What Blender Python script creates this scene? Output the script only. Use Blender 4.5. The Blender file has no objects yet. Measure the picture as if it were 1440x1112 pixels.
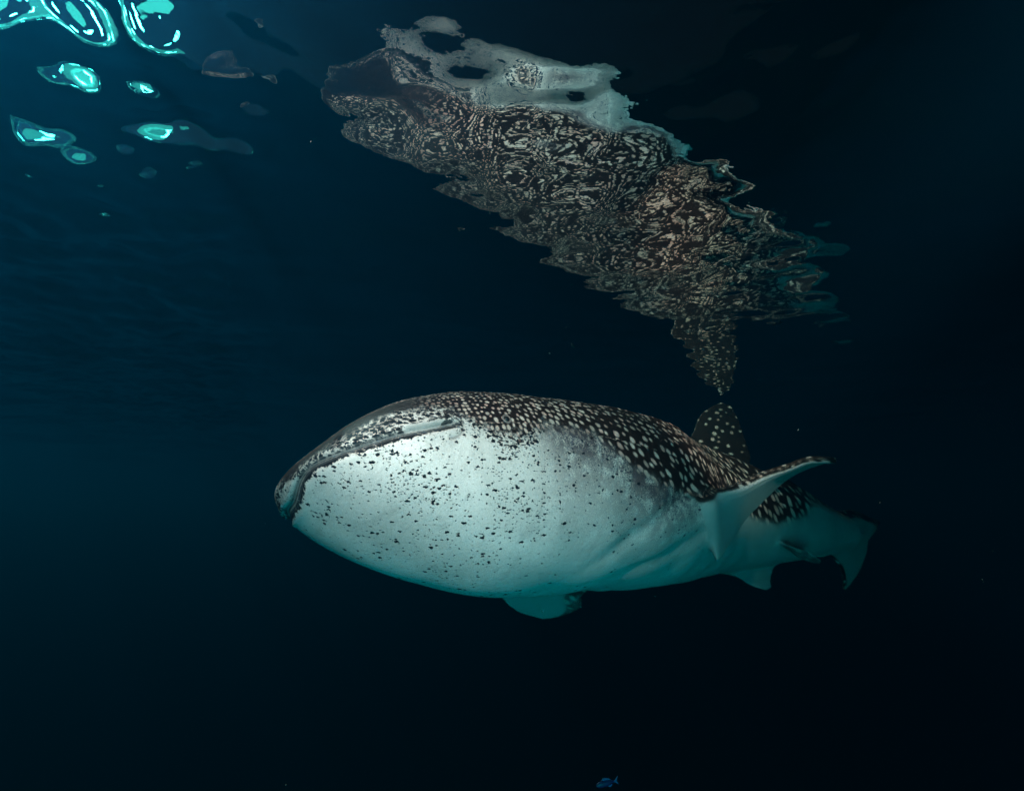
import bpy, bmesh, math, random
import numpy as np
from mathutils import Vector
from mathutils.bvhtree import BVHTree

scene = bpy.context.scene
C = scene.collection
R = math.radians

# ------------------------------------------------------------------ camera
cam_data = bpy.data.cameras.new('camera')
cam = bpy.data.objects.new('camera', cam_data)
C.objects.link(cam)
cam_data.sensor_width = 36.0
cam_data.lens = 20.0
cam_data.clip_start = 0.02
cam_data.clip_end = 500.0
cam.location = (0, 0, 0)                       # origin is the lens; the water surface lies 1.2 m above
cam.rotation_euler = (R(90 + 12.8), 0, 0)
scene.camera = cam
SURFACE_Z = 1.2
FLOOR_Z = -13.0

# ------------------------------------------------------------------ sky, sun, strobes, exposure
SKY_EL = 5.0                                  # a low sun in the air ...
SUN_EL, SUN_AZ = 50.0, -63.0                  # ... is refracted to this steeper direction under water (negative azimuth = left)
world = bpy.data.worlds.new('World')
scene.world = world
world.use_nodes = True
wn = world.node_tree
wn.nodes.clear()
sky = wn.nodes.new('ShaderNodeTexSky')
sky.sky_type = 'NISHITA'
sky.sun_disc = False
sky.sun_elevation = R(SKY_EL)
sky.sun_rotation = R(SUN_AZ)
bg = wn.nodes.new('ShaderNodeBackground')
bg.inputs['Strength'].default_value = 0.003
wo = wn.nodes.new('ShaderNodeOutputWorld')
wn.links.new(sky.outputs[0], bg.inputs[0])
wn.links.new(bg.outputs[0], wo.inputs[0])


def aim(o, d):
    o.rotation_euler = Vector(d).to_track_quat('-Z', 'Y').to_euler()


def sun_dir(el, az):                          # towards the sun
    return Vector((math.sin(R(az)) * math.cos(R(el)), math.cos(R(az)) * math.cos(R(el)), math.sin(R(el))))


sun_d = bpy.data.lights.new('sun', 'SUN')
sun_d.energy = 5.0
sun_d.angle = R(0.5)
sun_d.color = (1.0, 0.96, 0.9)
sun = bpy.data.objects.new('sun', sun_d)
C.objects.link(sun)
aim(sun, -sun_dir(SUN_EL, SUN_AZ))


def strobe(name, loc, target, watts, cone, color, radius=0.06):
    l = bpy.data.lights.new(name, 'SPOT')
    l.energy = watts
    l.spot_size = R(cone)
    l.spot_blend = 1.0
    l.shadow_soft_size = radius
    l.color = color
    o = bpy.data.objects.new(name, l)
    C.objects.link(o)
    o.location = loc
    aim(o, Vector(target) - Vector(loc))
    return o


# the photographer's two strobes, held out on arms above the housing: one on the head, one along the back
strobe('camera_strobe', (-0.55, -0.1, 0.8), (-0.22, 2.2, 0.56), 860, 51, (1.0, 0.58, 0.55))
strobe('camera_strobe', (1.45, 0.35, 1.12), (1.40, 4.1, 0.90), 3300, 31, (1.0, 0.46, 0.40))
# added fill lamp, unseen behind and below the camera: soft teal ambient stand-in
fill_d = bpy.data.lights.new('teal_fill_light', 'AREA')
fill_d.shape = 'DISK'
fill_d.size = 4.0
fill_d.energy = 270
fill_d.color = (0.02, 0.80, 0.92)
fill_o = bpy.data.objects.new('teal_fill_light', fill_d)
C.objects.link(fill_o)
fill_o.location = (0.9, -2.6, -2.9)
aim(fill_o, Vector((1.8, 4.4, -0.2)) - fill_o.location)

# a row of floodlights on the left, above the water: seen only as broken flashes through the waves
for az, el, dist, size, power in ((-57, 9, 11.5, .5, 13), (-53, 15, 12.0, .5, 13), (-49, 7, 12.5, .5, 13), (-46, 18, 11.0, .4, 8), (-43, 11, 13.0, .45, 9),
                                  (-40, 5, 12.0, .4, 6), (-39, 15, 12.5, .4, 6), (-36, 10, 12.0, .35, 4), (-35, 19, 12.0, .4, 4), (-33, 13, 13.0, .3, 3),
                                  (-45, 2.5, 12.5, .5, 9), (-51, 11, 12.0, .45, 10), (-55, 3, 12.0, .5, 12), (-48, 14, 12.0, .4, 8), (-42, 21, 12.0, .4, 6),
                                  (-44, 24, 11.0, 1.8, 5), (-50, 25, 12.0, 2.2, 8), (-58, 19, 11.0, 2.4, 12), (-62, 6, 12.0, .7, 16), (-68, 14, 12.0, .7, 16),
                                  (-41, 8.5, 12.5, 2.6, 6), (-37, 13, 14.0, 3.0, 6), (-47, 12, 14.0, 3.6, 12), (-54, 9, 14.0, 3.6, 14)):
    lamp_d = bpy.data.lights.new('floodlight', 'AREA')
    lamp_d.shape = 'ELLIPSE'
    lamp_d.size = size
    lamp_d.size_y = size * .5
    lamp_d.energy = power * 1.35
    lamp_d.color = (0.08, 1.0, 0.86)
    lamp_o = bpy.data.objects.new('floodlight', lamp_d)
    C.objects.link(lamp_o)
    lamp_o.location = sun_dir(el, az) * dist + Vector((0, 0, SURFACE_Z))
    aim(lamp_o, Vector((-1.0, 1.4, SURFACE_Z)) - lamp_o.location)

scene.view_settings.view_transform = 'Standard'
scene.view_settings.look = 'None'
scene.view_settings.exposure = 0.0
scene.view_settings.gamma = 1.0
scene.view_settings.use_curve_mapping = False
scene.cycles.use_denoising = True
scene.cycles.max_bounces = 8
scene.cycles.volume_bounces = 0
scene.cycles.transparent_max_bounces = 8
scene.cycles.sample_clamp_indirect = 4.0


# ------------------------------------------------------------------ node helpers
class NT:
    def __init__(self, name):
        self.m = bpy.data.materials.new(name)
        self.m.use_nodes = True
        self.t = self.m.node_tree
        self.t.nodes.clear()

    def n(self, kind, **kw):
        o = self.t.nodes.new(kind)
        for k, v in kw.items():
            setattr(o, k, v)
        return o

    def put(self, sock, v):
        if isinstance(v, bpy.types.NodeSocket):
            self.t.links.new(v, sock)
        elif v is not None:
            sock.default_value = v

    def attr(self, name):
        return self.n('ShaderNodeAttribute', attribute_name=name).outputs['Fac']

    def math(self, op, a, b=None, c=None, clamp=False):
        o = self.n('ShaderNodeMath', operation=op, use_clamp=clamp)
        self.put(o.inputs[0], a)
        if b is not None:
            self.put(o.inputs[1], b)
        if c is not None:
            self.put(o.inputs[2], c)
        return o.outputs[0]

    def step(self, v, lo, hi):                # smoothstep lo..hi -> 0..1 (lo may exceed hi)
        o = self.n('ShaderNodeMapRange', interpolation_type='SMOOTHSTEP')
        if lo > hi if not isinstance(lo, bpy.types.NodeSocket) and not isinstance(hi, bpy.types.NodeSocket) else False:
            self.put(o.inputs[0], v)
            self.put(o.inputs[1], hi)
            self.put(o.inputs[2], lo)
            o.inputs[3].default_value, o.inputs[4].default_value = 1, 0
        else:
            self.put(o.inputs[0], v)
            self.put(o.inputs[1], lo)
            self.put(o.inputs[2], hi)
        return o.outputs[0]

    def mix(self, f, a, b):
        o = self.n('ShaderNodeMix', data_type='RGBA')
        self.put(o.inputs[0], f)
        self.put(o.inputs[6], a)
        self.put(o.inputs[7], b)
        return o.outputs[2]

    def xyz(self, x, y, z=0.0):
        o = self.n('ShaderNodeCombineXYZ')
        for i, v in enumerate((x, y, z)):
            self.put(o.inputs[i], v)
        return o.outputs[0]

    def noise(self, vec, scale, detail=3.0, rough=0.55, dim='3D'):
        o = self.n('ShaderNodeTexNoise', noise_dimensions=dim)
        self.put(o.inputs['Vector'], vec)
        o.inputs['Scale'].default_value = scale
        o.inputs['Detail'].default_value = detail
        o.inputs['Roughness'].default_value = rough
        return o.outputs[0]

    def voro(self, vec, scale, rnd=1.0, dim='2D'):
        o = self.n('ShaderNodeTexVoronoi', voronoi_dimensions=dim, feature='F1')
        self.put(o.inputs['Vector'], vec)
        o.inputs['Scale'].default_value = scale
        o.inputs['Randomness'].default_value = rnd
        s = self.n('ShaderNodeSeparateColor')
        self.put(s.inputs[0], o.outputs['Color'])
        return o.outputs['Distance'], s.outputs[0], s.outputs[1], s.outputs[2]


def rgb(r, g, b):
    return (r, g, b, 1.0)


# ------------------------------------------------------------------ the water body (haze), surface and sea floor
def grid_mesh(name, xs, ys, zfun):
    X, Y = np.meshgrid(xs, ys)
    Z = zfun(X, Y)
    co = np.stack([X, Y, Z], -1).reshape(-1, 3)
    ny, nx = X.shape
    idx = np.arange(nx * ny).reshape(ny, nx)
    q = np.stack([idx[:-1, :-1], idx[:-1, 1:], idx[1:, 1:], idx[1:, :-1]], -1).reshape(-1, 4)
    return raw_mesh(name, co, q)


def raw_mesh(name, co, quads, smooth=True):
    me = bpy.data.meshes.new(name)
    me.vertices.add(len(co))
    me.vertices.foreach_set('co', np.asarray(co, np.float32).ravel())
    n = len(quads)
    me.loops.add(n * 4)
    me.loops.foreach_set('vertex_index', np.asarray(quads, np.int32).ravel())
    me.polygons.add(n)
    me.polygons.foreach_set('loop_start', np.arange(n, dtype=np.int32) * 4)
    me.update(calc_edges=True)
    me.validate()
    if smooth:
        me.polygons.foreach_set('use_smooth', np.ones(len(me.polygons), bool))
    return me


def link(name, me, mat=None, parent=None):
    o = bpy.data.objects.new(name, me)
    C.objects.link(o)
    if mat:
        me.materials.clear()
        me.materials.append(mat)
    if parent:
        o.parent = parent
    return o


def water_material():
    t = NT('water_surface')
    geo = t.n('ShaderNodeNewGeometry')
    pos = geo.outputs['Position']
    a = t.noise(pos, 9.0, 3.0, 0.55)
    b = t.noise(pos, 30.0, 2.0, 0.5)
    h = t.math('ADD', t.math('MULTIPLY', a, 0.0008), t.math('MULTIPLY', b, 0.00012))
    bump = t.n('ShaderNodeBump')
    bump.inputs['Strength'].default_value = 1.0
    bump.inputs['Distance'].default_value = 1.0
    t.put(bump.inputs['Height'], h)
    nrm = bump.outputs[0]
    fr = t.n('ShaderNodeFresnel')
    fr.inputs['IOR'].default_value = 1.33
    t.put(fr.inputs['Normal'], nrm)
    gl = t.n('ShaderNodeBsdfGlossy')
    gl.inputs['Roughness'].default_value = 0.0
    gl.inputs['Color'].default_value = rgb(0.98, 0.98, 0.98)
    t.put(gl.inputs['Normal'], nrm)
    rf = t.n('ShaderNodeBsdfRefraction')
    rf.inputs['IOR'].default_value = 1.33
    rf.inputs['Roughness'].default_value = 0.045
    t.put(rf.inputs['Normal'], nrm)
    tr = t.n('ShaderNodeBsdfTransparent')
    mx = t.n('ShaderNodeMixShader')
    mx.inputs[0].default_value = 0.5
    t.put(mx.inputs[1], rf.outputs[0])
    t.put(mx.inputs[2], tr.outputs[0])
    m2 = t.n('ShaderNodeMixShader')
    t.put(m2.inputs[0], fr.outputs[0])
    t.put(m2.inputs[1], mx.outputs[0])
    t.put(m2.inputs[2], gl.outputs[0])
    out = t.n('ShaderNodeOutputMaterial')
    t.put(out.inputs[0], m2.outputs[0])
    return t.m


WAVE_SEED = 2639


def make_waves(seed):
    rng = np.random.default_rng(seed)
    out = []
    for lam, slope, n in ((2.6, 0.016, 5), (1.1, 0.032, 7), (0.55, 0.042, 9), (0.28, 0.036, 12), (0.16, 0.036, 14), (0.095, 0.023, 14)):
        for _ in range(n):
            l = lam * rng.uniform(0.75, 1.3)
            k = 2 * np.pi / l
            ang = rng.normal(R(70), R(48))
            amp = slope / math.sqrt(n) / k * rng.uniform(0.7, 1.3)
            out.append((k * math.cos(ang), k * math.sin(ang), amp, rng.uniform(0, 2 * np.pi), lam < .4))
    global SWELL
    SWELL = (rng.uniform(.0015, .0055), rng.uniform(1.3, 1.75), rng.uniform(.8, 1.5), rng.uniform(-.5, .5))
    return out


WAVES = make_waves(WAVE_SEED)


def smooth01(v, lo, hi):
    t = np.clip((v - lo) / (hi - lo), 0, 1)
    return t * t * (3 - 2 * t)


def wave_z(X, Y):
    long_z, short_z = np.zeros_like(X), np.zeros_like(X)
    for kx, ky, a, ph, short in WAVES:
        if short:
            short_z += a * np.sin(kx * X + ky * Y + ph)
        else:
            long_z += a * np.sin(kx * X + ky * Y + ph)
    # one gentle trough of the passing swell just ahead of the camera
    sa, sy, sl, st = SWELL
    swell = -sa * np.cos(2 * np.pi / sl * (Y - sy + st * X)) * np.exp(-((Y - sy) / .6) ** 2)
    # a livelier patch of chop on the left, fading out to the calm water over the shark
    gust = smooth01(-(X + .46 * Y + .10 * np.sin(3 * Y)), 0, .30)
    calm = 1 - .35 * smooth01(Y, 2.0, 3.2)
    return SURFACE_Z + swell + calm * (long_z * (1 + 2.5 * gust) + short_z * (1 + 4.4 * gust))


def spaced(lo, hi, fine_lo, fine_hi, d, grow=1.12):
    a = list(np.arange(fine_lo, fine_hi, d))
    s = d
    while a[-1] < hi:
        s *= grow
        a.append(a[-1] + s)
    s = d
    while a[0] > lo:
        s *= grow
        a.insert(0, a[0] - s)
    return np.array(a)


surf_me = grid_mesh('water_surface', spaced(-60, 60, -4.0, 5.0, 0.02), spaced(-20, 60, 0.4, 7.0, 0.02), wave_z)
water = link('water_surface', surf_me, water_material())
water['kind'] = 'structure'


def box_mesh(name, lo, hi):
    x0, y0, z0 = lo
    x1, y1, z1 = hi
    co = [(x0, y0, z0), (x1, y0, z0), (x1, y1, z0), (x0, y1, z0), (x0, y0, z1), (x1, y0, z1), (x1, y1, z1), (x0, y1, z1)]
    q = [(0, 3, 2, 1), (4, 5, 6, 7), (0, 1, 5, 4), (1, 2, 6, 5), (2, 3, 7, 6), (3, 0, 4, 7)]
    return raw_mesh(name, np.array(co), np.array(q), False)


hz = NT('sea_water')
pv = hz.n('ShaderNodeVolumePrincipled')
pv.inputs['Density'].default_value = 0.22
pv.inputs['Color'].default_value = rgb(0.003, 0.125, 0.29)
pv.inputs['Absorption Color'].default_value = rgb(0.0, 0.40, 0.46)
pv.inputs['Anisotropy'].default_value = 0.89
ho = hz.n('ShaderNodeOutputMaterial')
hz.put(ho.inputs['Volume'], pv.outputs[0])
haze = link('haze', box_mesh('haze', (-70, -30, FLOOR_Z - 1.0), (70, 70, SURFACE_Z + 0.25)), hz.m)
haze['kind'] = 'stuff'

fl = NT('sea_floor')
fpos = fl.n('ShaderNodeNewGeometry').outputs['Position']
fc = fl.mix(fl.noise(fpos, 0.6, 5.0), rgb(0.025, 0.025, 0.024), rgb(0.09, 0.085, 0.075))
fb = fl.n('ShaderNodeBsdfPrincipled')
fl.put(fb.inputs['Base Color'], fc)
fb.inputs['Roughness'].default_value = 0.95
fo = fl.n('ShaderNodeOutputMaterial')
fl.put(fo.inputs[0], fb.outputs[0])


def floor_z(X, Y):
    return FLOOR_Z + 0.35 * np.sin(0.31 * X + 0.5) * np.sin(0.27 * Y + 1.1) + 0.12 * np.sin(1.3 * X + 0.8 * Y) * np.sin(0.9 * Y - 0.4 * X)


floor = link('sea_floor', grid_mesh('sea_floor', np.linspace(-65, 65, 131), np.linspace(-25, 65, 91), floor_z), fl.m)
floor['kind'] = 'structure'

# ------------------------------------------------------------------ the whale shark
LEN = 6.9
SPINE_S = np.array([0, .13, .27, .42, .6, .8])
SPINE = np.array([[-0.9034, 2.3098, 0.1707], [-0.2134, 2.8735, 0.2052], [0.5576, 3.4529, 0.1492], [1.1628, 4.2979, 0.0993],
                  [2.162, 5.0265, 0.0219], [3.3074, 5.7918, -0.0814]])
ROLL = np.array([0.2459, 0.4193, 0.3699, 0.3573, 0.3413, 0.3302])
STATION = np.array([0, .03, .07, .12, .2, .3, .4, .5, .6, .7, .8])
HALF_W = np.array([0.0571, 0.0702, 0.0769, 0.0801, 0.0812, 0.0794, 0.0726, 0.0633, 0.0501, 0.0341, 0.0186])
TOP_H = np.array([0.0218, 0.0306, 0.0433, 0.0513, 0.0623, 0.0749, 0.0817, 0.0799, 0.0645, 0.0455, 0.0232])
BOT_H = np.array([0.0257, 0.0403, 0.055, 0.0725, 0.0762, 0.073, 0.0733, 0.0645, 0.0515, 0.0367, 0.0214])


def spline(x, xs, ys):
    xs = np.asarray(xs, float)
    ys = np.asarray(ys, float)
    n = len(xs)
    h = np.diff(xs)
    A = np.zeros((n, n))
    r = np.zeros((n,) + ys.shape[1:])
    A[0, 0] = A[-1, -1] = 1
    for i in range(1, n - 1):
        A[i, i - 1], A[i, i], A[i, i + 1] = h[i - 1], 2 * (h[i - 1] + h[i]), h[i]
        r[i] = 6 * ((ys[i + 1] - ys[i]) / h[i] - (ys[i] - ys[i - 1]) / h[i - 1])
    M = np.linalg.solve(A, r)
    i = np.clip(np.searchsorted(xs, x) - 1, 0, n - 2)
    a = (xs[i + 1] - x) / h[i]
    b = (x - xs[i]) / h[i]
    hh = h[i]
    if ys.ndim > 1:
        a, b, hh = a[:, None], b[:, None], hh[:, None]
    return a * ys[i] + b * ys[i + 1] + ((a ** 3 - a) * M[i] + (b ** 3 - b) * M[i + 1]) * hh ** 2 / 6


def blunt(s, s0, p):
    t = np.clip(s / s0, 0, 1)
    return (1 - (1 - t) ** p) ** (1 / p)


def frames(s):
    P = spline(s, SPINE_S, SPINE)
    T = spline(s + 1e-3, SPINE_S, SPINE) - spline(s - 1e-3, SPINE_S, SPINE)
    T /= np.linalg.norm(T, axis=1, keepdims=True)
    Lf = np.cross(np.array([0, 0, 1.0]), -T)
    Lf /= np.linalg.norm(Lf, axis=1, keepdims=True)
    U = np.cross(-T, Lf)
    r = spline(s, SPINE_S, ROLL)[:, None]
    return P, T, Lf * np.cos(r) + U * np.sin(r), -Lf * np.sin(r) + U * np.cos(r)


def section(s):
    return (np.exp(spline(s, STATION, np.log(HALF_W))) * blunt(s, .055, 2.9) * LEN,
            np.exp(spline(s, STATION, np.log(TOP_H))) * blunt(s, .05, 2.0) * LEN,
            np.exp(spline(s, STATION, np.log(BOT_H))) * blunt(s, .09, 1.9) * LEN)


def skin_point(s, phi):
    """s, phi arrays -> world points; phi 0 = left side, 90 deg = back, -90 = belly"""
    P, T, Lf, U = frames(s)
    W, HT, HB = section(s)
    cp, sp = np.cos(phi), np.sin(phi)
    e = 2 / 2.25
    x = np.sign(cp) * np.abs(cp) ** e * W
    z = np.where(sp > 0, HT, HB) * np.sign(sp) * np.abs(sp) ** e
    return P + x[:, None] * Lf + z[:, None] * U, x, z


# the edge of the dark back, as an angle down the flank, station by station
EDGE_S = np.array([0, .0061, .0166, .0292, .04, .0524, .0658, .078, .091, .10, .123, .144, .166, .1935, .205, .216, .228, .242, .272, .35, .468, .544, .607, .66, .711, .8])
EDGE_A = np.array([60, 30, 29, 27, 24, 20, 17, 9, 0, -4, -5, 0, 1, -2, -9, -13, -17, -19.5, -19, -20, -20, -23, -9, 15, 23, 30.])

# body loft
NS, NF = 620, 260
sg = .8 * np.linspace(0, 1, NS) ** 1.9
pg = np.linspace(0, 2 * np.pi, NF, endpoint=False)
SG, PG = [a.ravel() for a in np.meshgrid(sg, pg, indexing='ij')]
bco, bx, bz = skin_point(SG, PG)
ii = np.arange(NS * NF).reshape(NS, NF)
jj = np.roll(ii, -1, 1)
bq = np.stack([ii[:-1], jj[:-1], jj[1:], ii[1:]], -1).reshape(-1, 4)
end_co, _, _ = skin_point(np.full(1, .8), np.zeros(1))


def body_fields(s, phi):
    """pattern fields for points of the body, from station and angle"""
    _, x, z = skin_point(s, phi)
    W, HT, HB = section(s)
    rad = np.sqrt(np.maximum(W * np.where(np.sin(phi) > 0, HT, HB), 1e-6))
    ang = np.degrees(np.where(np.cos(phi) >= 0, np.arcsin(np.clip(np.sin(phi), -1, 1)), np.arcsin(np.clip(np.sin(phi), -1, 1))))
    side = np.where(np.cos(phi) >= 0, 1.0, -1.0)
    edge = np.interp(s, EDGE_S, EDGE_A)
    db = np.radians(ang - edge) * rad
    db = np.where(s < .012, np.maximum(db, (z - .05 * LEN * .09) * 1.0 - .02), db)
    u = s * LEN
    around = np.radians(90 - ang) * rad
    return u, side * around, db, z, x


# ---- fins: (leading edge, trailing edge) pairs from root (inside the body) to tip
FINS = {
    'left_pectoral': ([((0.807, 3.187, 0.151), (1.108, 3.693, -0.05)), ((0.917, 3.017, 0.154), (1.25, 3.612, -0.143)),
                       ((1.007, 3.08, 0.162), (1.183, 3.45, -0.199)), ((1.085, 3.17, 0.19), (1.337, 3.62, -0.148)), ((1.23, 3.27, 0.216), (1.518, 3.86, -0.019)),
                       ((1.536, 3.5, 0.309), (1.844, 4.12, 0.212)), ((1.828, 3.7, 0.386), (2.165, 4.26, 0.390)),
                       ((2.061, 3.86, 0.437), (2.32, 4.22, 0.440)), ((2.262, 3.97, 0.439), (2.312, 4.05, 0.440))], .095, 'pectoral', (0, 0, 1)),
    'right_pectoral': ([((0.318, 3.544, -0.09), (0.795, 3.96, -0.182)), ((0.158, 3.604, -0.249), (0.761, 4.038, -0.386)),
                        ((-0.078, 3.85, -0.447), (0.539, 4.2, -0.459)), ((-0.019, 3.93, -0.518), (0.515, 4.22, -0.528)),
                        ((0.081, 4.02, -0.583), (0.473, 4.22, -0.584)), ((0.193, 4.1, -0.622), (0.345, 4.18, -0.62))], .05, 'under', (0.3, 1, 0.3)),
    'dorsal': ([((1.467, 4.726, 0.387), (2.107, 5.098, 0.275)), ((1.397, 4.772, 0.599), (2.11, 5.169, 0.44)),
                ((1.622, 5.1, 0.789), (2.214, 5.24, 0.593)), ((1.724, 5.2, 0.958), (2.206, 5.32, 0.796)),
                ((1.88, 5.32, 1.09), (2.195, 5.39, 0.972)), ((2.03, 5.42, 1.16), (2.142, 5.43, 1.127))], .06, 'dark', (0, 1, 0)),
    'left_pelvic': ([((1.961, 4.636, -0.05), (2.321, 4.925, -0.108)), ((2.026, 4.495, -0.114), (2.387, 4.834, -0.192)),
                     ((2.095, 4.42, -0.158), (2.233, 4.68, -0.238)), ((2.208, 4.45, -0.19), (2.327, 4.72, -0.278)),
                     ((2.31, 4.5, -0.229), (2.399, 4.72, -0.3)), ((2.38, 4.55, -0.273), (2.403, 4.62, -0.296))], .045, 'pelvic', (0, 0, 1)),
    'right_pelvic': ([((1.619, 4.823, -0.183), (2.127, 5.055, -0.192)), ((1.534, 4.855, -0.343), (2.103, 5.074, -0.334)),
                      ((1.76, 4.75, -0.411), (2.258, 5.0, -0.324)), ((1.877, 4.8, -0.459), (2.225, 5.02, -0.383)),
                      ((1.986, 4.85, -0.502), (2.201, 5.02, -0.44)), ((2.086, 4.9, -0.524), (2.171, 4.98, -0.505))], .03, 'pale', (0, 1, 0)),
    'upper_lobe': ([((2.839, 5.522, 0.093), (3.195, 5.713, -0.071)), ((2.821, 5.566, 0.225), (3.307, 5.792, -0.081)),
                    ((3.149, 5.75, 0.184), (3.511, 5.95, -0.212)), ((3.549, 6.08, 0.158), (3.761, 6.2, -0.185)),
                    ((3.914, 6.4, 0.097), (4.006, 6.45, -0.078)), ((4.217, 6.67, 0.042), (4.207, 6.66, 0.014))], .055, 'tail', (0, 1, 0)),
    'lower_lobe': ([((2.759, 5.362, -0.148), (3.195, 5.713, -0.071)), ((2.775, 5.323, -0.268), (3.307, 5.792, -0.081)),
                    ((2.941, 5.5, -0.292), (3.683, 6.05, -0.138)), ((3.085, 5.62, -0.364), (3.631, 6.02, -0.271)),
                    ((3.174, 5.72, -0.475), (3.502, 5.95, -0.433)), ((3.208, 5.8, -0.614), (3.253, 5.82, -0.623))], .05, 'lower tail', (0, 1, 0)),
    'second_dorsal': ([((2.505, 5.364, 0.277), (2.8, 5.531, 0.179)), ((2.498, 5.383, 0.334), (2.792, 5.549, 0.236)),
                       ((2.571, 5.46, 0.392), (2.827, 5.593, 0.279)), ((2.647, 5.535, 0.441), (2.861, 5.639, 0.332))], .03, 'dark', (0, 1, 0)),
}
NSPAN, NCH = 60, 28


def build_fin(sections, thick, kind, up):
    """-> verts, quads, fields(span m, chord m, signed dark distance)"""
    le = np.array([a for a, b in sections])
    te = np.array([b for a, b in sections])
    mid = (le + te) / 2
    k = np.concatenate([[0], np.cumsum(np.linalg.norm(np.diff(mid, axis=0), axis=1))])
    t = np.linspace(0, k[-1], NSPAN)
    LE, TE = spline(t, k, le), spline(t, k, te)
    ch = TE - LE
    clen = np.linalg.norm(ch, axis=1)
    span = np.gradient((LE + TE) / 2, axis=0)
    nrm = np.cross(ch, span)
    nrm /= np.linalg.norm(nrm, axis=1, keepdims=True)
    if (nrm @ np.array(up)).mean() < 0:
        nrm = -nrm
    f = t / k[-1]
    th = thick * (1 - (.5 if kind == 'pectoral' else .72) * f) * np.clip(clen / .12, .25, 1)
    c = np.linspace(0, 2 * np.pi, NCH * 2, endpoint=False)
    uu = (1 - np.cos(c)) / 2
    prof = 2.6 * np.sqrt(np.clip(uu, 0, 1)) * (1 - uu) + .10 * (1 - (2 * uu - 1) ** 8)
    if kind == 'pectoral':                    # a thick rounded leading edge thinning towards the back
        prof = np.where(uu < .2, np.sqrt(np.clip(1 - (1 - uu / .2) ** 2, 0, 1)), .12 + .88 * (1 - np.clip((uu - .2) / .8, 0, 1)) ** 1.6)
    sgn = np.where(np.sin(c) >= 0, 1.0, -1.0) * np.where(np.abs(np.sin(c)) < 1e-6, 0, 1)
    co = LE[:, None] + uu[None, :, None] * ch[:, None] + (sgn * prof)[None, :, None] * (th / 2)[:, None, None] * nrm[:, None]
    n2 = NCH * 2
    idx = np.arange(NSPAN * n2).reshape(NSPAN, n2)
    jd = np.roll(idx, -1, 1)
    q = np.stack([idx[:-1], jd[:-1], jd[1:], idx[1:]], -1).reshape(-1, 4)
    U = np.broadcast_to(uu, (NSPAN, n2))
    S = np.broadcast_to(sgn, (NSPAN, n2))
    Fm = np.broadcast_to(f[:, None], (NSPAN, n2))
    dist_le = U * clen[:, None]
    if kind == 'pectoral':
        db = np.where(S > 0, .10, np.where(dist_le < .034 + .02 * (1 - Fm), .05, -.10))
    elif kind == 'dark':
        db = np.full(U.shape, .3)
    elif kind == 'under':
        db = -.10 + .106 * smooth01(U, .62, .74) * smooth01(Fm, .3, .6)
    elif kind == 'pelvic':
        db = np.where(Fm < .25, -.06, -.006) + 0 * S
    elif kind == 'pale':
        db = np.full(U.shape, -.1)
    else:
        db = -.08 + (.8 if kind == 'tail' else .25) * np.exp(-(dist_le / (.07 if kind == 'tail' else .05)) ** 2) + 0 * S
    span_m = np.broadcast_to(t[:, None], U.shape)
    co = co.reshape(-1, 3)
    # caps
    c0, c1 = co[:n2].mean(0), co[-n2:].mean(0)
    return co, q, idx, (span_m.ravel(), dist_le.ravel(), db.ravel(), Fm.ravel(), S.ravel()), (c0, c1)


all_co = [bco, end_co + 0]
all_q = [bq]
all_t = []
all_t += [(int(ii[-1, k]), int(ii[-1, (k + 1) % NF]), NS * NF) for k in range(NF)]
off = NS * NF + 1
fin_data = {}
for name, (secs, thick, kind, up) in FINS.items():
    co, q, idx, fld, caps = build_fin(secs, thick, kind, up)
    n2 = NCH * 2
    all_co += [co, np.array(caps)]
    all_q.append(q + off)
    a, b = off + len(co), off + len(co) + 1
    for k in range(n2):
        kk = (k + 1) % n2
        all_t.append((off + int(idx[0, kk]), off + int(idx[0, k]), a))
        all_t.append((off + int(idx[-1, k]), off + int(idx[-1, kk]), b))
    fin_data[name] = (co, q, fld, kind)
    off += len(co) + 2
src = bpy.data.meshes.new('shark_source')
src.from_pydata(np.concatenate(all_co).tolist(), [], np.concatenate(all_q).tolist() + all_t)
src.update()
bmx = bmesh.new()
bmx.from_mesh(src)
bmesh.ops.remove_doubles(bmx, verts=bmx.verts, dist=1e-5)
bmesh.ops.recalc_face_normals(bmx, faces=bmx.faces)
bmx.to_mesh(src)
bmx.free()
tmp = bpy.data.objects.new('shark_source', src)
C.objects.link(tmp)
mod = tmp.modifiers.new('remesh', 'REMESH')
mod.mode = 'VOXEL'
mod.voxel_size = 0.0075
mod.adaptivity = 0.0
dg = bpy.context.evaluated_depsgraph_get()
ev = tmp.evaluated_get(dg)
body_me = bpy.data.meshes.new_from_object(ev)
bpy.data.objects.remove(tmp)
bpy.data.meshes.remove(src)
body_me.name = 'whale_shark_body'
NV = len(body_me.vertices)
V = np.empty(NV * 3, np.float32)
body_me.vertices.foreach_get('co', V)
V = V.reshape(-1, 3).astype(float)
E = np.empty(len(body_me.edges) * 2, np.int32)
body_me.edges.foreach_get('vertices', E)
E = E.reshape(-1, 2)

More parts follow.
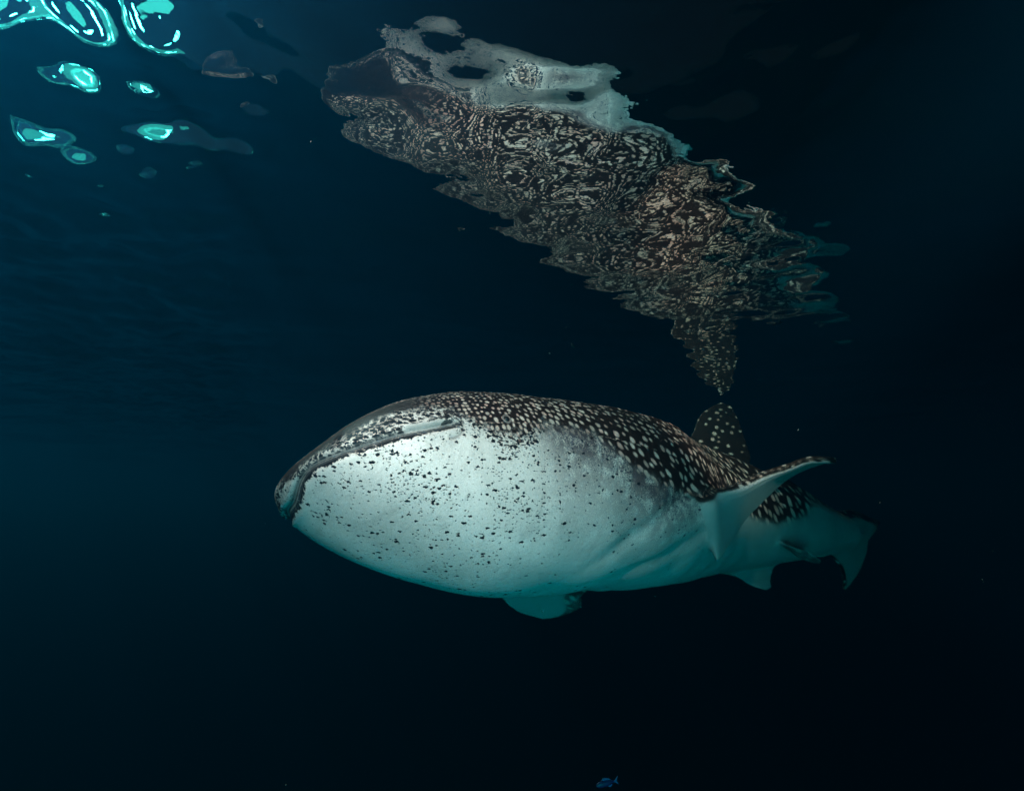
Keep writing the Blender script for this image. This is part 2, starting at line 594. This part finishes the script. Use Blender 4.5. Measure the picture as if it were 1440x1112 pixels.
# ---- nearest body / fin surface for every vertex, and the pattern fields there
body_tree = BVHTree.FromPolygons(bco.tolist(), bq.tolist())
fin_trees = {k: BVHTree.FromPolygons(v[0].tolist(), v[1].tolist()) for k, v in fin_data.items()}
b_d = np.empty(NV)
b_i = np.empty(NV, int)
b_l = np.empty((NV, 3))
fin_boxes = {k: (v[0].min(0) - .12, v[0].max(0) + .12) for k, v in fin_data.items()}
f_d = np.full(NV, 9.0)
f_val = np.zeros((NV, 5))
f_kind = np.zeros(NV, int)
names = list(fin_data)
for i in range(NV):
    p = V[i]
    r = body_tree.find_nearest(p)
    b_d[i] = r[3]
    b_i[i] = r[2]
    b_l[i] = r[0]
for fi, k in enumerate(names):
    lo, hi = fin_boxes[k]
    sel = np.where(((V > lo) & (V < hi)).all(1))[0]
    co, q, fld, kind = fin_data[k]
    F = np.stack(fld, 1)
    tree = fin_trees[k]
    for i in sel:
        r = tree.find_nearest(V[i], .2)
        if r[0] is not None and r[3] < f_d[i]:
            f_d[i] = r[3]
            w = co[q[r[2]]]
            dd = 1 / (np.linalg.norm(w - np.array(r[0]), axis=1) + 1e-4)
            f_val[i] = (F[q[r[2]]] * dd[:, None]).sum(0) / dd.sum()
            f_kind[i] = fi + 1
# bilinear station / angle
qi, qj = b_i // NF, b_i % NF
P0 = bco[ii[qi, qj]]
P1 = bco[jj[qi, qj]]
P2 = bco[ii[qi + 1, qj]]
e1, e2, d = P1 - P0, P2 - P0, b_l - P0
a11, a12, a22 = (e1 * e1).sum(1), (e1 * e2).sum(1), (e2 * e2).sum(1)
r1, r2 = (d * e1).sum(1), (d * e2).sum(1)
det = np.maximum(a11 * a22 - a12 ** 2, 1e-14)
fa = np.clip((a22 * r1 - a12 * r2) / det, 0, 1)
fb_ = np.clip((a11 * r2 - a12 * r1) / det, 0, 1)
vs = sg[qi] + fb_ * (sg[qi + 1] - sg[qi])
vphi = pg[qj] + fa * (2 * np.pi / NF)
u, v, db, z, x = body_fields(vs, vphi)
on_fin = (f_d < b_d)
fin = on_fin.astype(float)
db = np.where(on_fin, f_val[:, 2], db)


def laplace(arr, sel_w, iters, lam=.6):
    """smooth arr over the mesh edges, weighted per vertex"""
    act = np.where(sel_w > 0)[0]
    m = np.zeros(NV, bool)
    m[act] = True
    ed = E[m[E[:, 0]] | m[E[:, 1]]]
    cnt = np.bincount(ed.ravel(), minlength=NV).astype(float)
    cnt[cnt == 0] = 1
    arr = arr.astype(float).copy()
    two = arr if arr.ndim > 1 else arr[:, None]
    for _ in range(iters):
        s = np.zeros_like(two)
        for c in range(two.shape[1]):
            s[:, c] = np.bincount(ed[:, 0], two[ed[:, 1], c], NV) + np.bincount(ed[:, 1], two[ed[:, 0], c], NV)
        avg = s / cnt[:, None]
        two[act] += lam * sel_w[act, None] * (avg[act] - two[act])
    return two if arr.ndim > 1 else two[:, 0]


near = np.clip(1 - np.maximum(b_d, f_d) / .10, 0, 1) * (f_d < .3)
V = laplace(V, np.clip(near * 1.6, 0, 1), 120)
db = laplace(db, np.clip(near * 2, 0, 1), 24)
# light overall smoothing of voxel stepping
V = laplace(V, np.full(NV, .5), 3)

# ---- pattern coordinates (denser spots on the head)
ks = np.linspace(0, .85, 400)
pitch = np.interp(ks, [0, .06, .12, .2, .3, .45, .6, .8], [.024, .026, .031, .045, .060, .082, .100, .11])
ku = np.concatenate([[0], np.cumsum((LEN * np.diff(ks)) / ((pitch[1:] + pitch[:-1]) / 2))])
pu = np.interp(vs, ks, ku)
pvv = v / np.interp(vs, ks, pitch)
pu = np.where(on_fin, f_val[:, 0] / .085 + 400 + 60 * f_kind, pu)
pvv = np.where(on_fin, f_val[:, 1] / .085 + 30 * f_val[:, 4], pvv)

# ---- mouth, lips, creases and ridges as relief
headmask = (1 - smooth01(vs, .068, .078)) * (1 - fin)
mz = z + .07 * smooth01(.24 - x, 0, .36) * (1 - smooth01(vs, .015, .035)) - .012 * smooth01(vs, .05, .07)
me_n = np.empty(NV * 3, np.float32)
body_me.vertices.foreach_set('co', V.astype(np.float32).ravel())
body_me.update()
body_me.vertices.foreach_get('normal', me_n)
N = me_n.reshape(-1, 3).astype(float)
disp = np.zeros(NV)
groove = headmask * (.5 + .5 * smooth01(vs, .002, .02))
disp -= .022 * np.exp(-(mz / .009) ** 2) * groove
disp += .008 * np.exp(-((mz - .022) / .011) ** 2) * headmask
disp -= .008 * np.exp(-((mz + .016) / .008) ** 2) * groove
disp += .004 * np.exp(-((mz + .034) / .014) ** 2) * groove
us = u - .068 * LEN
rr = np.hypot(us, z - .01)
crease = np.exp(-((rr - .062) / .006) ** 2) * smooth01(us, -.03, .0) * (1 - fin) * (vs < .1)
disp -= .006 * crease
# lateral ridges on the back
ang_deg = np.degrees(np.arcsin(np.clip(np.sin(vphi), -1, 1)))
for a0, amp in ((62, .010), (36, .014), (8, .010)):
    disp += amp * np.exp(-((ang_deg - a0) / 5.0) ** 2) * smooth01(vs, .16, .3) * (1 - smooth01(vs, .62, .78)) * (1 - fin)
# five gill slits above the pectoral root
gill = np.zeros(NV)
for g in range(5):
    s0 = .188 + .013 * g
    line = s0 + .00022 * (ang_deg + 4) - .000004 * (ang_deg + 4) ** 2
    gg = np.exp(-((vs - line) * LEN / .008) ** 2) * smooth01(ang_deg, -30, -18) * (1 - smooth01(ang_deg, 14, 24))
    gill = np.maximum(gill, gg * (1 - fin))
disp -= .003 * gill
# soft belly folds
disp += .004 * np.sin(u * 17 + .05 * ang_deg) * smooth01(-ang_deg, 5, 30) * smooth01(vs, .12, .2) * (1 - smooth01(vs, .4, .55)) * (1 - fin)
# broad folds of the throat and the skin drawn towards the pectoral root
fold = ang_deg + 24 + (.256 - vs) * 730
disp -= .016 * np.exp(-(fold / 9.0) ** 2) * smooth01(vs, .185, .215) * (1 - smooth01(vs, .262, .30)) * (1 - fin)
fold2 = ang_deg + 38 + (.30 - vs) * 620
disp -= .012 * np.exp(-(fold2 / 8.0) ** 2) * smooth01(vs, .21, .25) * (1 - smooth01(vs, .31, .34)) * (1 - fin)
disp += (.0045 * np.sin(5.1 * V[:, 0] + 3 * V[:, 2] + 1) * np.sin(6.3 * V[:, 1] - 4 * V[:, 2]) + .0025 * np.sin(14 * V[:, 0] + 9 * V[:, 2]) * np.sin(13 * V[:, 1] + 11 * V[:, 2])) * (1 - fin)
V = V + N * disp[:, None]
body_me.vertices.foreach_set('co', V.astype(np.float32).ravel())
body_me.polygons.foreach_set('use_smooth', np.ones(len(body_me.polygons), bool))
body_me.update()

# ---- black speckle density on the pale skin, and the grey mottling behind the gills
lat = x / np.maximum(section(vs)[0], 1e-3)
speck = .95 * np.exp(-(np.maximum(-mz - .012, 0) / .020) ** 2) * (1 - smooth01(vs, .070, .085))
speck = np.maximum(speck, .60 * np.exp(-np.maximum(-mz, 0) / .07) * (1 - smooth01(vs, .09, .13)))
speck = np.maximum(speck, .85 * (mz > .012) * np.exp(-np.maximum(-db, 0) / .030) * (vs < .10))
speck = np.maximum(speck, .60 * (mz > .0) * (vs < .085))
speck = np.maximum(speck, .97 * np.exp(-(np.maximum(-db, 0) / (.065 + .085 * np.exp(-((vs - .108) / .022) ** 2))) ** 2) * smooth01(vs, .045, .075) * (1 - smooth01(vs, .125, .16)))
speck = np.maximum(speck, .38 * (1 - smooth01(vs, .10, .21)))
speck = np.maximum(speck, .10 * (1 - smooth01(vs, .24, .34)))
speck = np.where((mz > .010) & (vs < .078), np.minimum(speck, .92), speck)
speck *= (1 - fin) * (1 - .62 * smooth01(-ang_deg, 42, 66))
flap = np.exp(-((mz - .014) / .011) ** 4) * smooth01(vs, .038, .040) * (1 - smooth01(vs, .056, .066)) * (x > 0)
speck *= 1 - flap
bord = np.exp(-(np.maximum(-mz - .012, 0) / .024) ** 2) * (mz < -.008) * (1 - smooth01(vs, .064, .082)) * (1 - fin)
mott = smooth01(vs, .115, .165) * (1 - smooth01(vs, .25, .33)) * np.exp(-np.maximum(-db, 0) / .26) * (1 - fin)
lips = np.exp(-((mz + .002) / .0125) ** 4) * headmask * (1 - flap)
# pale scarred rim along the outer leading edge of the left pectoral
rim = np.where((f_kind == 1) & on_fin, np.exp(-((f_val[:, 1] - .058) / .026) ** 4) * smooth01(f_val[:, 3], .26, .46) * (f_val[:, 4] < .3), 0)
for nm, val in (('pu', pu), ('pv', pvv), ('su', u), ('sv', v), ('db', db), ('speck', speck), ('mott', mott), ('lips', lips), ('bord', bord), ('fin', fin),
                ('mz', mz), ('head', headmask), ('rim', rim), ('crease', crease), ('flap', flap)):
    at = body_me.attributes.new(nm, 'FLOAT', 'POINT')
    at.data.foreach_set('value', np.asarray(val, np.float32))


def skin_material():
    t = NT('whale_shark_skin')
    A = {k: t.attr(k) for k in ('pu', 'pv', 'su', 'sv', 'db', 'speck', 'mott', 'lips', 'bord', 'fin', 'mz', 'rim', 'crease', 'flap')}
    obj = t.n('ShaderNodeTexCoord').outputs['Object']
    uvm = t.xyz(A['su'], A['sv'])
    n1 = t.noise(obj, 14.0, 5.0, 0.65)
    n2 = t.noise(obj, 70.0, 4.0, 0.7)
    n3 = t.noise(obj, 3.0, 3.0, 0.5)
    n4 = t.noise(obj, 190.0, 2.0, 0.6)
    # --- pale underside
    white = t.mix(t.step(n3, .3, .7), rgb(.52, .54, .54), rgb(.70, .71, .71))
    white = t.mix(t.math('MULTIPLY', t.step(n2, .50, .72), .38), white, rgb(.36, .39, .40))
    white = t.mix(t.math('MULTIPLY', t.step(n1, .50, .70), .25), white, rgb(.80, .79, .78))
    # --- long faint scratches and rub marks
    wv = t.n('ShaderNodeVectorMath', operation='MULTIPLY')
    t.put(wv.inputs[0], t.xyz(A['su'], A['sv'], n3))
    wv.inputs[1].default_value = (2.2, 38.0, 1.0)
    scr = t.step(t.noise(wv.outputs[0], 1.0, 4.0, .6), .66, .74)
    white = t.mix(t.math('MULTIPLY', scr, t.step(n1, .45, .65)), white, rgb(.84, .84, .83))
    wv2 = t.n('ShaderNodeVectorMath', operation='MULTIPLY')
    t.put(wv2.inputs[0], t.xyz(A['su'], A['sv'], n3))
    wv2.inputs[1].default_value = (9.0, 5.0, 3.0)
    white = t.mix(t.math('MULTIPLY', t.step(t.noise(wv2.outputs[0], 1.0, 6.0, .7), .5, .72), .5), white, rgb(.33, .36, .37))
    # --- grey-mauve mottling
    mo = t.math('MULTIPLY', A['mott'], t.step(t.math('ADD', t.math('MULTIPLY', n4, .55), t.math('MULTIPLY', n1, .6)), .40, .62))
    white = t.mix(t.math('MULTIPLY', mo, 1.35, clamp=True), white, rgb(.085, .075, .09))
    # --- black speckles, two sizes
    warp = t.n('ShaderNodeVectorMath', operation='MULTIPLY_ADD')
    nc = t.n('ShaderNodeTexNoise')
    t.put(nc.inputs['Vector'], obj)
    nc.inputs['Scale'].default_value = 90.0
    t.put(warp.inputs[0], nc.outputs['Color'])
    warp.inputs[1].default_value = (.016, .016, .016)
    t.put(warp.inputs[2], obj)
    st = t.n('ShaderNodeVectorMath', operation='MULTIPLY')
    t.put(st.inputs[0], warp.outputs[0])
    st.inputs[1].default_value = (.85, .85, 1.5)
    clump = t.math('MULTIPLY_ADD', t.step(t.noise(obj, 6.5, 2.0), .38, .62), 1.25, .35)
    A['speck'] = t.math('MULTIPLY', A['speck'], t.math('MAXIMUM', clump, t.step(A['speck'], .45, .6)))
    d1, r1, g1, b1 = t.voro(st.outputs[0], 50.0, 1.0, '3D')
    on1 = t.math('LESS_THAN', r1, A['speck'])
    dot1 = t.math('MULTIPLY', on1, t.step(t.math('SUBTRACT', d1, t.math('ADD', t.math('MULTIPLY_ADD', g1, .32, .18), t.math('MULTIPLY', t.step(A['speck'], .55, .98), .17))), .05, -.05))
    d2, r2, g2, b2 = t.voro(st.outputs[0], 105.0, 1.0, '3D')
    on2 = t.math('LESS_THAN', r2, t.math('MULTIPLY', A['speck'], .75))
    dot2 = t.math('MULTIPLY', on2, t.step(t.math('SUBTRACT', d2, t.math('ADD', t.math('MULTIPLY_ADD', g2, .34, .14), t.math('MULTIPLY', t.step(A['speck'], .55, .98), .17))), .06, -.06))
    dots = t.math('MAXIMUM', dot1, t.math('MULTIPLY', dot2, .9))
    ragged = t.math('ADD', t.math('MULTIPLY', t.math('SUBTRACT', n1, .5), 1.6), t.math('MULTIPLY', t.math('SUBTRACT', n2, .5), 1.1))
    dots = t.math('MAXIMUM', dots, t.step(t.math('ADD', t.math('MULTIPLY', A['bord'], .9), ragged), .58, .70))
    lipg = t.math('MULTIPLY', t.step(A['mz'], .004, .03), t.math('MULTIPLY', t.step(A['su'], .62, .40), t.step(t.math('ADD', n1, t.math('MULTIPLY', n2, .5)), .55, .95)))
    white = t.mix(t.math('MULTIPLY', lipg, .75), white, rgb(.16, .165, .175))
    white = t.mix(t.math('MULTIPLY', A['fin'], .75), white, rgb(.30, .38, .39))  # fins' pale side: dimmer teal light painted into the skin colour
    white = t.mix(t.math('MULTIPLY', t.step(A['su'], 1.5, 3.4), .72), white, rgb(.23, .35, .37))  # belly towards the tail: dim teal ambient light mixed into the colour
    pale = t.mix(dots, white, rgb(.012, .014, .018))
    # --- dark back with pale pink-white spots
    sp = t.xyz(A['pu'], A['pv'])
    w2 = t.n('ShaderNodeVectorMath', operation='MULTIPLY_ADD')
    nd = t.n('ShaderNodeTexNoise')
    t.put(nd.inputs['Vector'], sp)
    nd.inputs['Scale'].default_value = .9
    t.put(w2.inputs[0], nd.outputs['Color'])
    w2.inputs[1].default_value = (.3, .3, 0)
    t.put(w2.inputs[2], sp)
    ds, rs, gs, bs = t.voro(w2.outputs[0], 1.0, 0.58)
    rad = t.math('ADD', t.math('MULTIPLY_ADD', gs, .20, .11), t.math('MULTIPLY', t.step(A['db'], .30, .02), .05))
    rad = t.math('SUBTRACT', rad, t.math('MULTIPLY', A['fin'], .06))
    spot = t.step(t.math('SUBTRACT', ds, rad), .13, -.11)
    spot = t.math('MULTIPLY', spot, t.math('MULTIPLY_ADD', bs, .5, .6))
    spot = t.math('MULTIPLY', spot, t.math('GREATER_THAN', rs, t.math('MULTIPLY_ADD', A['fin'], .22, .06)))
    spot = t.math('MULTIPLY', spot, t.math('MULTIPLY_ADD', n2, .8, .45), clamp=True)
    spcol = t.mix(t.step(rs, .50, .95), rgb(.68, .60, .56), rgb(.72, .52, .49))
    spot = t.math('MULTIPLY', spot, t.math('SUBTRACT', 1.0, t.math('MULTIPLY', t.step(A['db'], .15, .55), .35)))
    spot = t.math('MULTIPLY', spot, t.math('MAXIMUM', t.step(A['su'], .30, .62), t.step(A['db'], .10, .20)))
    dark = t.mix(n1, rgb(.009, .006, .006), rgb(.026, .018, .016))
    dark = t.mix(t.step(A['su'], .95, .35), dark, t.mix(n1, rgb(.008, .006, .008), rgb(.020, .016, .019)))
    back = t.mix(spot, dark, spcol)
    # --- edge between them, ragged
    edge = t.math('ADD', A['db'], t.math('MULTIPLY', t.math('SUBTRACT', n1, .5), .08))
    edge = t.math('ADD', edge, t.math('MULTIPLY', t.math('SUBTRACT', n4, .5), .05))
    k = t.math('ADD', t.math('MULTIPLY', t.step(edge, -.028, .022), .6), t.math('MULTIPLY', t.step(edge, -.085, .055), .4))
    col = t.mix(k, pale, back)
    # --- lips
    lw = t.n('ShaderNodeTexWave')
    stripe = t.math('SINE', t.math('MULTIPLY', A['mz'], 700.0))
    lipc = t.mix(t.step(stripe, -.5, .8), rgb(.035, .042, .048), rgb(.16, .19, .20))
    t.t.nodes.remove(lw)
    col = t.mix(t.math('MULTIPLY', A['lips'], .92, clamp=True), col, lipc)
    col = t.mix(t.math('MULTIPLY', A['flap'], .9), col, rgb(.36, .39, .39))
    col = t.mix(t.math('MULTIPLY', A['crease'], .6, clamp=True), col, rgb(.05, .05, .055))
    # --- scarred pale rim of the fin
    rimk = t.math('MULTIPLY', A['rim'], t.step(t.math('ADD', n2, t.math('MULTIPLY', n1, .4)), .50, .66))
    col = t.mix(rimk, col, rgb(.72, .70, .72))
    # --- fine relief
    hgt = t.math('ADD', t.math('MULTIPLY', n2, .0026), t.math('MULTIPLY', n4, .0007))
    hgt = t.math('ADD', hgt, t.math('MULTIPLY', dots, -.0008))
    hgt = t.math('ADD', hgt, t.math('MULTIPLY', rimk, .006))
    bump = t.n('ShaderNodeBump')
    bump.inputs['Strength'].default_value = .8
    bump.inputs['Distance'].default_value = 1.0
    t.put(bump.inputs['Height'], hgt)
    b = t.n('ShaderNodeBsdfPrincipled')
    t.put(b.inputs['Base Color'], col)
    t.put(b.inputs['Roughness'], t.math('MULTIPLY_ADD', n1, .25, .38))
    b.inputs['Specular IOR Level'].default_value = .14
    b.inputs['IOR'].default_value = 1.4
    t.put(b.inputs['Normal'], bump.outputs[0])
    o = t.n('ShaderNodeOutputMaterial')
    t.put(o.inputs[0], b.outputs[0])
    return t.m


root = bpy.data.objects.new('whale_shark', None)
C.objects.link(root)
root.location = (0.9, 3.6, 0.1)
root['label'] = 'spotted whale shark with speckled white belly swimming left under the water surface'
root['category'] = 'whale shark'
body = link('body', body_me, skin_material(), root)
body.matrix_parent_inverse = root.matrix_world.inverted()
body.location = (-0.9, -3.6, -0.1)


def simple_mat(name, col, rough, spec=.5):
    t = NT(name)
    b = t.n('ShaderNodeBsdfPrincipled')
    g = t.n('ShaderNodeTexCoord').outputs['Object']
    t.put(b.inputs['Base Color'], t.mix(t.noise(g, 60.0), rgb(*[c * .7 for c in col]), rgb(*[min(1, c * 1.3) for c in col])))
    b.inputs['Roughness'].default_value = rough
    b.inputs['Specular IOR Level'].default_value = spec
    o = t.n('ShaderNodeOutputMaterial')
    t.put(o.inputs[0], b.outputs[0])
    return t.m


def place_eye(s, deg):
    p, _, _ = skin_point(np.array([s]), np.radians(np.array([deg])))
    pa, _, _ = skin_point(np.array([s + .002]), np.radians(np.array([deg])))
    pb, _, _ = skin_point(np.array([s]), np.radians(np.array([deg + 2])))
    n = Vector(np.cross(pa[0] - p[0], pb[0] - p[0])).normalized()
    ctr = Vector(np.mean(SPINE[:2], 0))
    if n.dot(Vector(p[0]) - ctr) < 0:
        n = -n
    bm = bmesh.new()
    bmesh.ops.create_uvsphere(bm, u_segments=24, v_segments=14, radius=.015)
    for f in bm.faces:
        f.smooth = True
    me = bpy.data.meshes.new('eye')
    bm.to_mesh(me)
    bm.free()
    e = link('eye', me, eye_mat, root)
    e.location = Vector(p[0]) - n * .003 - root.location
    e.rotation_euler = n.to_track_quat('Z', 'Y').to_euler()
    # eyelid: a low ring of skin round the eyeball
    co, q = [], []
    nu, nv = 32, 10
    for a in range(nu):
        for b in range(nv):
            A, B = 2 * math.pi * a / nu, 2 * math.pi * b / nv
            rr_ = .0185 + .0055 * math.cos(B)
            co.append((rr_ * math.cos(A), rr_ * math.sin(A), .004 + .005 * math.sin(B)))
            q.append((a * nv + b, ((a + 1) % nu) * nv + b, ((a + 1) % nu) * nv + (b + 1) % nv, a * nv + (b + 1) % nv))
    link('eyelid', raw_mesh('eyelid', np.array(co), np.array(q)), lid_mat, e)


eye_mat = simple_mat('eye', (.012, .012, .014), .12, .6)
lid_mat = simple_mat('eyelid', (.15, .14, .14), .5)
place_eye(.111, 2.2)
place_eye(.111, 177.8)


# ------------------------------------------------------------------ small life: a little fish and drifting specks
def small_fish(name, loc, length, yaw, label, mat_body, mat_fin):
    r = bpy.data.objects.new(name, None)
    C.objects.link(r)
    r.location = loc
    r.rotation_euler = (0, R(-8), R(yaw))
    r['label'] = label
    r['category'] = 'fish'
    xs = np.linspace(0, 1, 18)
    hh = .17 * np.sqrt(np.clip(xs, 0, 1)) * (1 - xs) ** .7 * 1.5 + .012
    hh[0] = .004
    co, q = [], []
    m = 14
    for i, x in enumerate(xs):
        for k in range(m):
            a = 2 * math.pi * k / m
            co.append((x * length * .82, .42 * hh[i] * length * math.cos(a), hh[i] * length * math.sin(a)))
    for i in range(len(xs) - 1):
        for k in range(m):
            q.append((i * m + k, i * m + (k + 1) % m, (i + 1) * m + (k + 1) % m, (i + 1) * m + k))
    link('body', raw_mesh('fish_body', np.array(co), np.array(q)), mat_body, r)

    def fin_plate(nm, pts, t=.004):
        bm = bmesh.new()
        a = [bm.verts.new((p[0] * length, -t * length * 2, p[1] * length)) for p in pts]
        b = [bm.verts.new((p[0] * length, t * length * 2, p[1] * length)) for p in pts]
        bm.faces.new(a)
        bm.faces.new(b[::-1])
        for i in range(len(pts)):
            j = (i + 1) % len(pts)
            bm.faces.new((a[j], a[i], b[i], b[j]))
        me = bpy.data.meshes.new(nm)
        bm.to_mesh(me)
        bm.free()
        link(nm, me, mat_fin, r)
    fin_plate('tail_fin', [(.79, .02), (.88, .07), (1.0, .17), (.93, .03), (.92, 0), (.93, -.03), (1.0, -.17), (.88, -.07), (.79, -.02)])
    fin_plate('dorsal_fin', [(.25, .14), (.36, .22), (.55, .18), (.68, .10), (.5, .10)])
    fin_plate('anal_fin', [(.5, -.11), (.58, -.17), (.68, -.13), (.70, -.06)])


fish_blue = simple_mat('fish_blue', (.008, .022, .11), .4)
fish_fin = simple_mat('fish_fin', (.04, .10, .30), .5)
small_fish('small_fish', (.42, 3.2, -1.27), .12, 12, 'small blue fish near the bottom edge under the middle of the shark', fish_blue, fish_fin)

snow_rng = np.random.default_rng(5)
bm = bmesh.new()
for _ in range(280):
    y = snow_rng.uniform(.9, 7.0)
    p = Vector((snow_rng.uniform(-.95, .95) * y, y, snow_rng.uniform(-.45, .75) * y))
    if p.z > SURFACE_Z - .1 or p.z < FLOOR_Z + .5:
        continue
    rad = .0011 * snow_rng.lognormal(0, .45)
    vs_ = [bm.verts.new(p + Vector(snow_rng.normal(0, 1, 3)).normalized() * rad) for _k in range(4)]
    for a in ((0, 1, 2), (0, 2, 3), (0, 3, 1), (1, 3, 2)):
        bm.faces.new([vs_[i] for i in a])
me = bpy.data.meshes.new('drifting_specks')
bm.to_mesh(me)
bm.free()
specks = link('drifting_specks', me, simple_mat('speck', (.16, .17, .16), .8))
specks['kind'] = 'stuff'
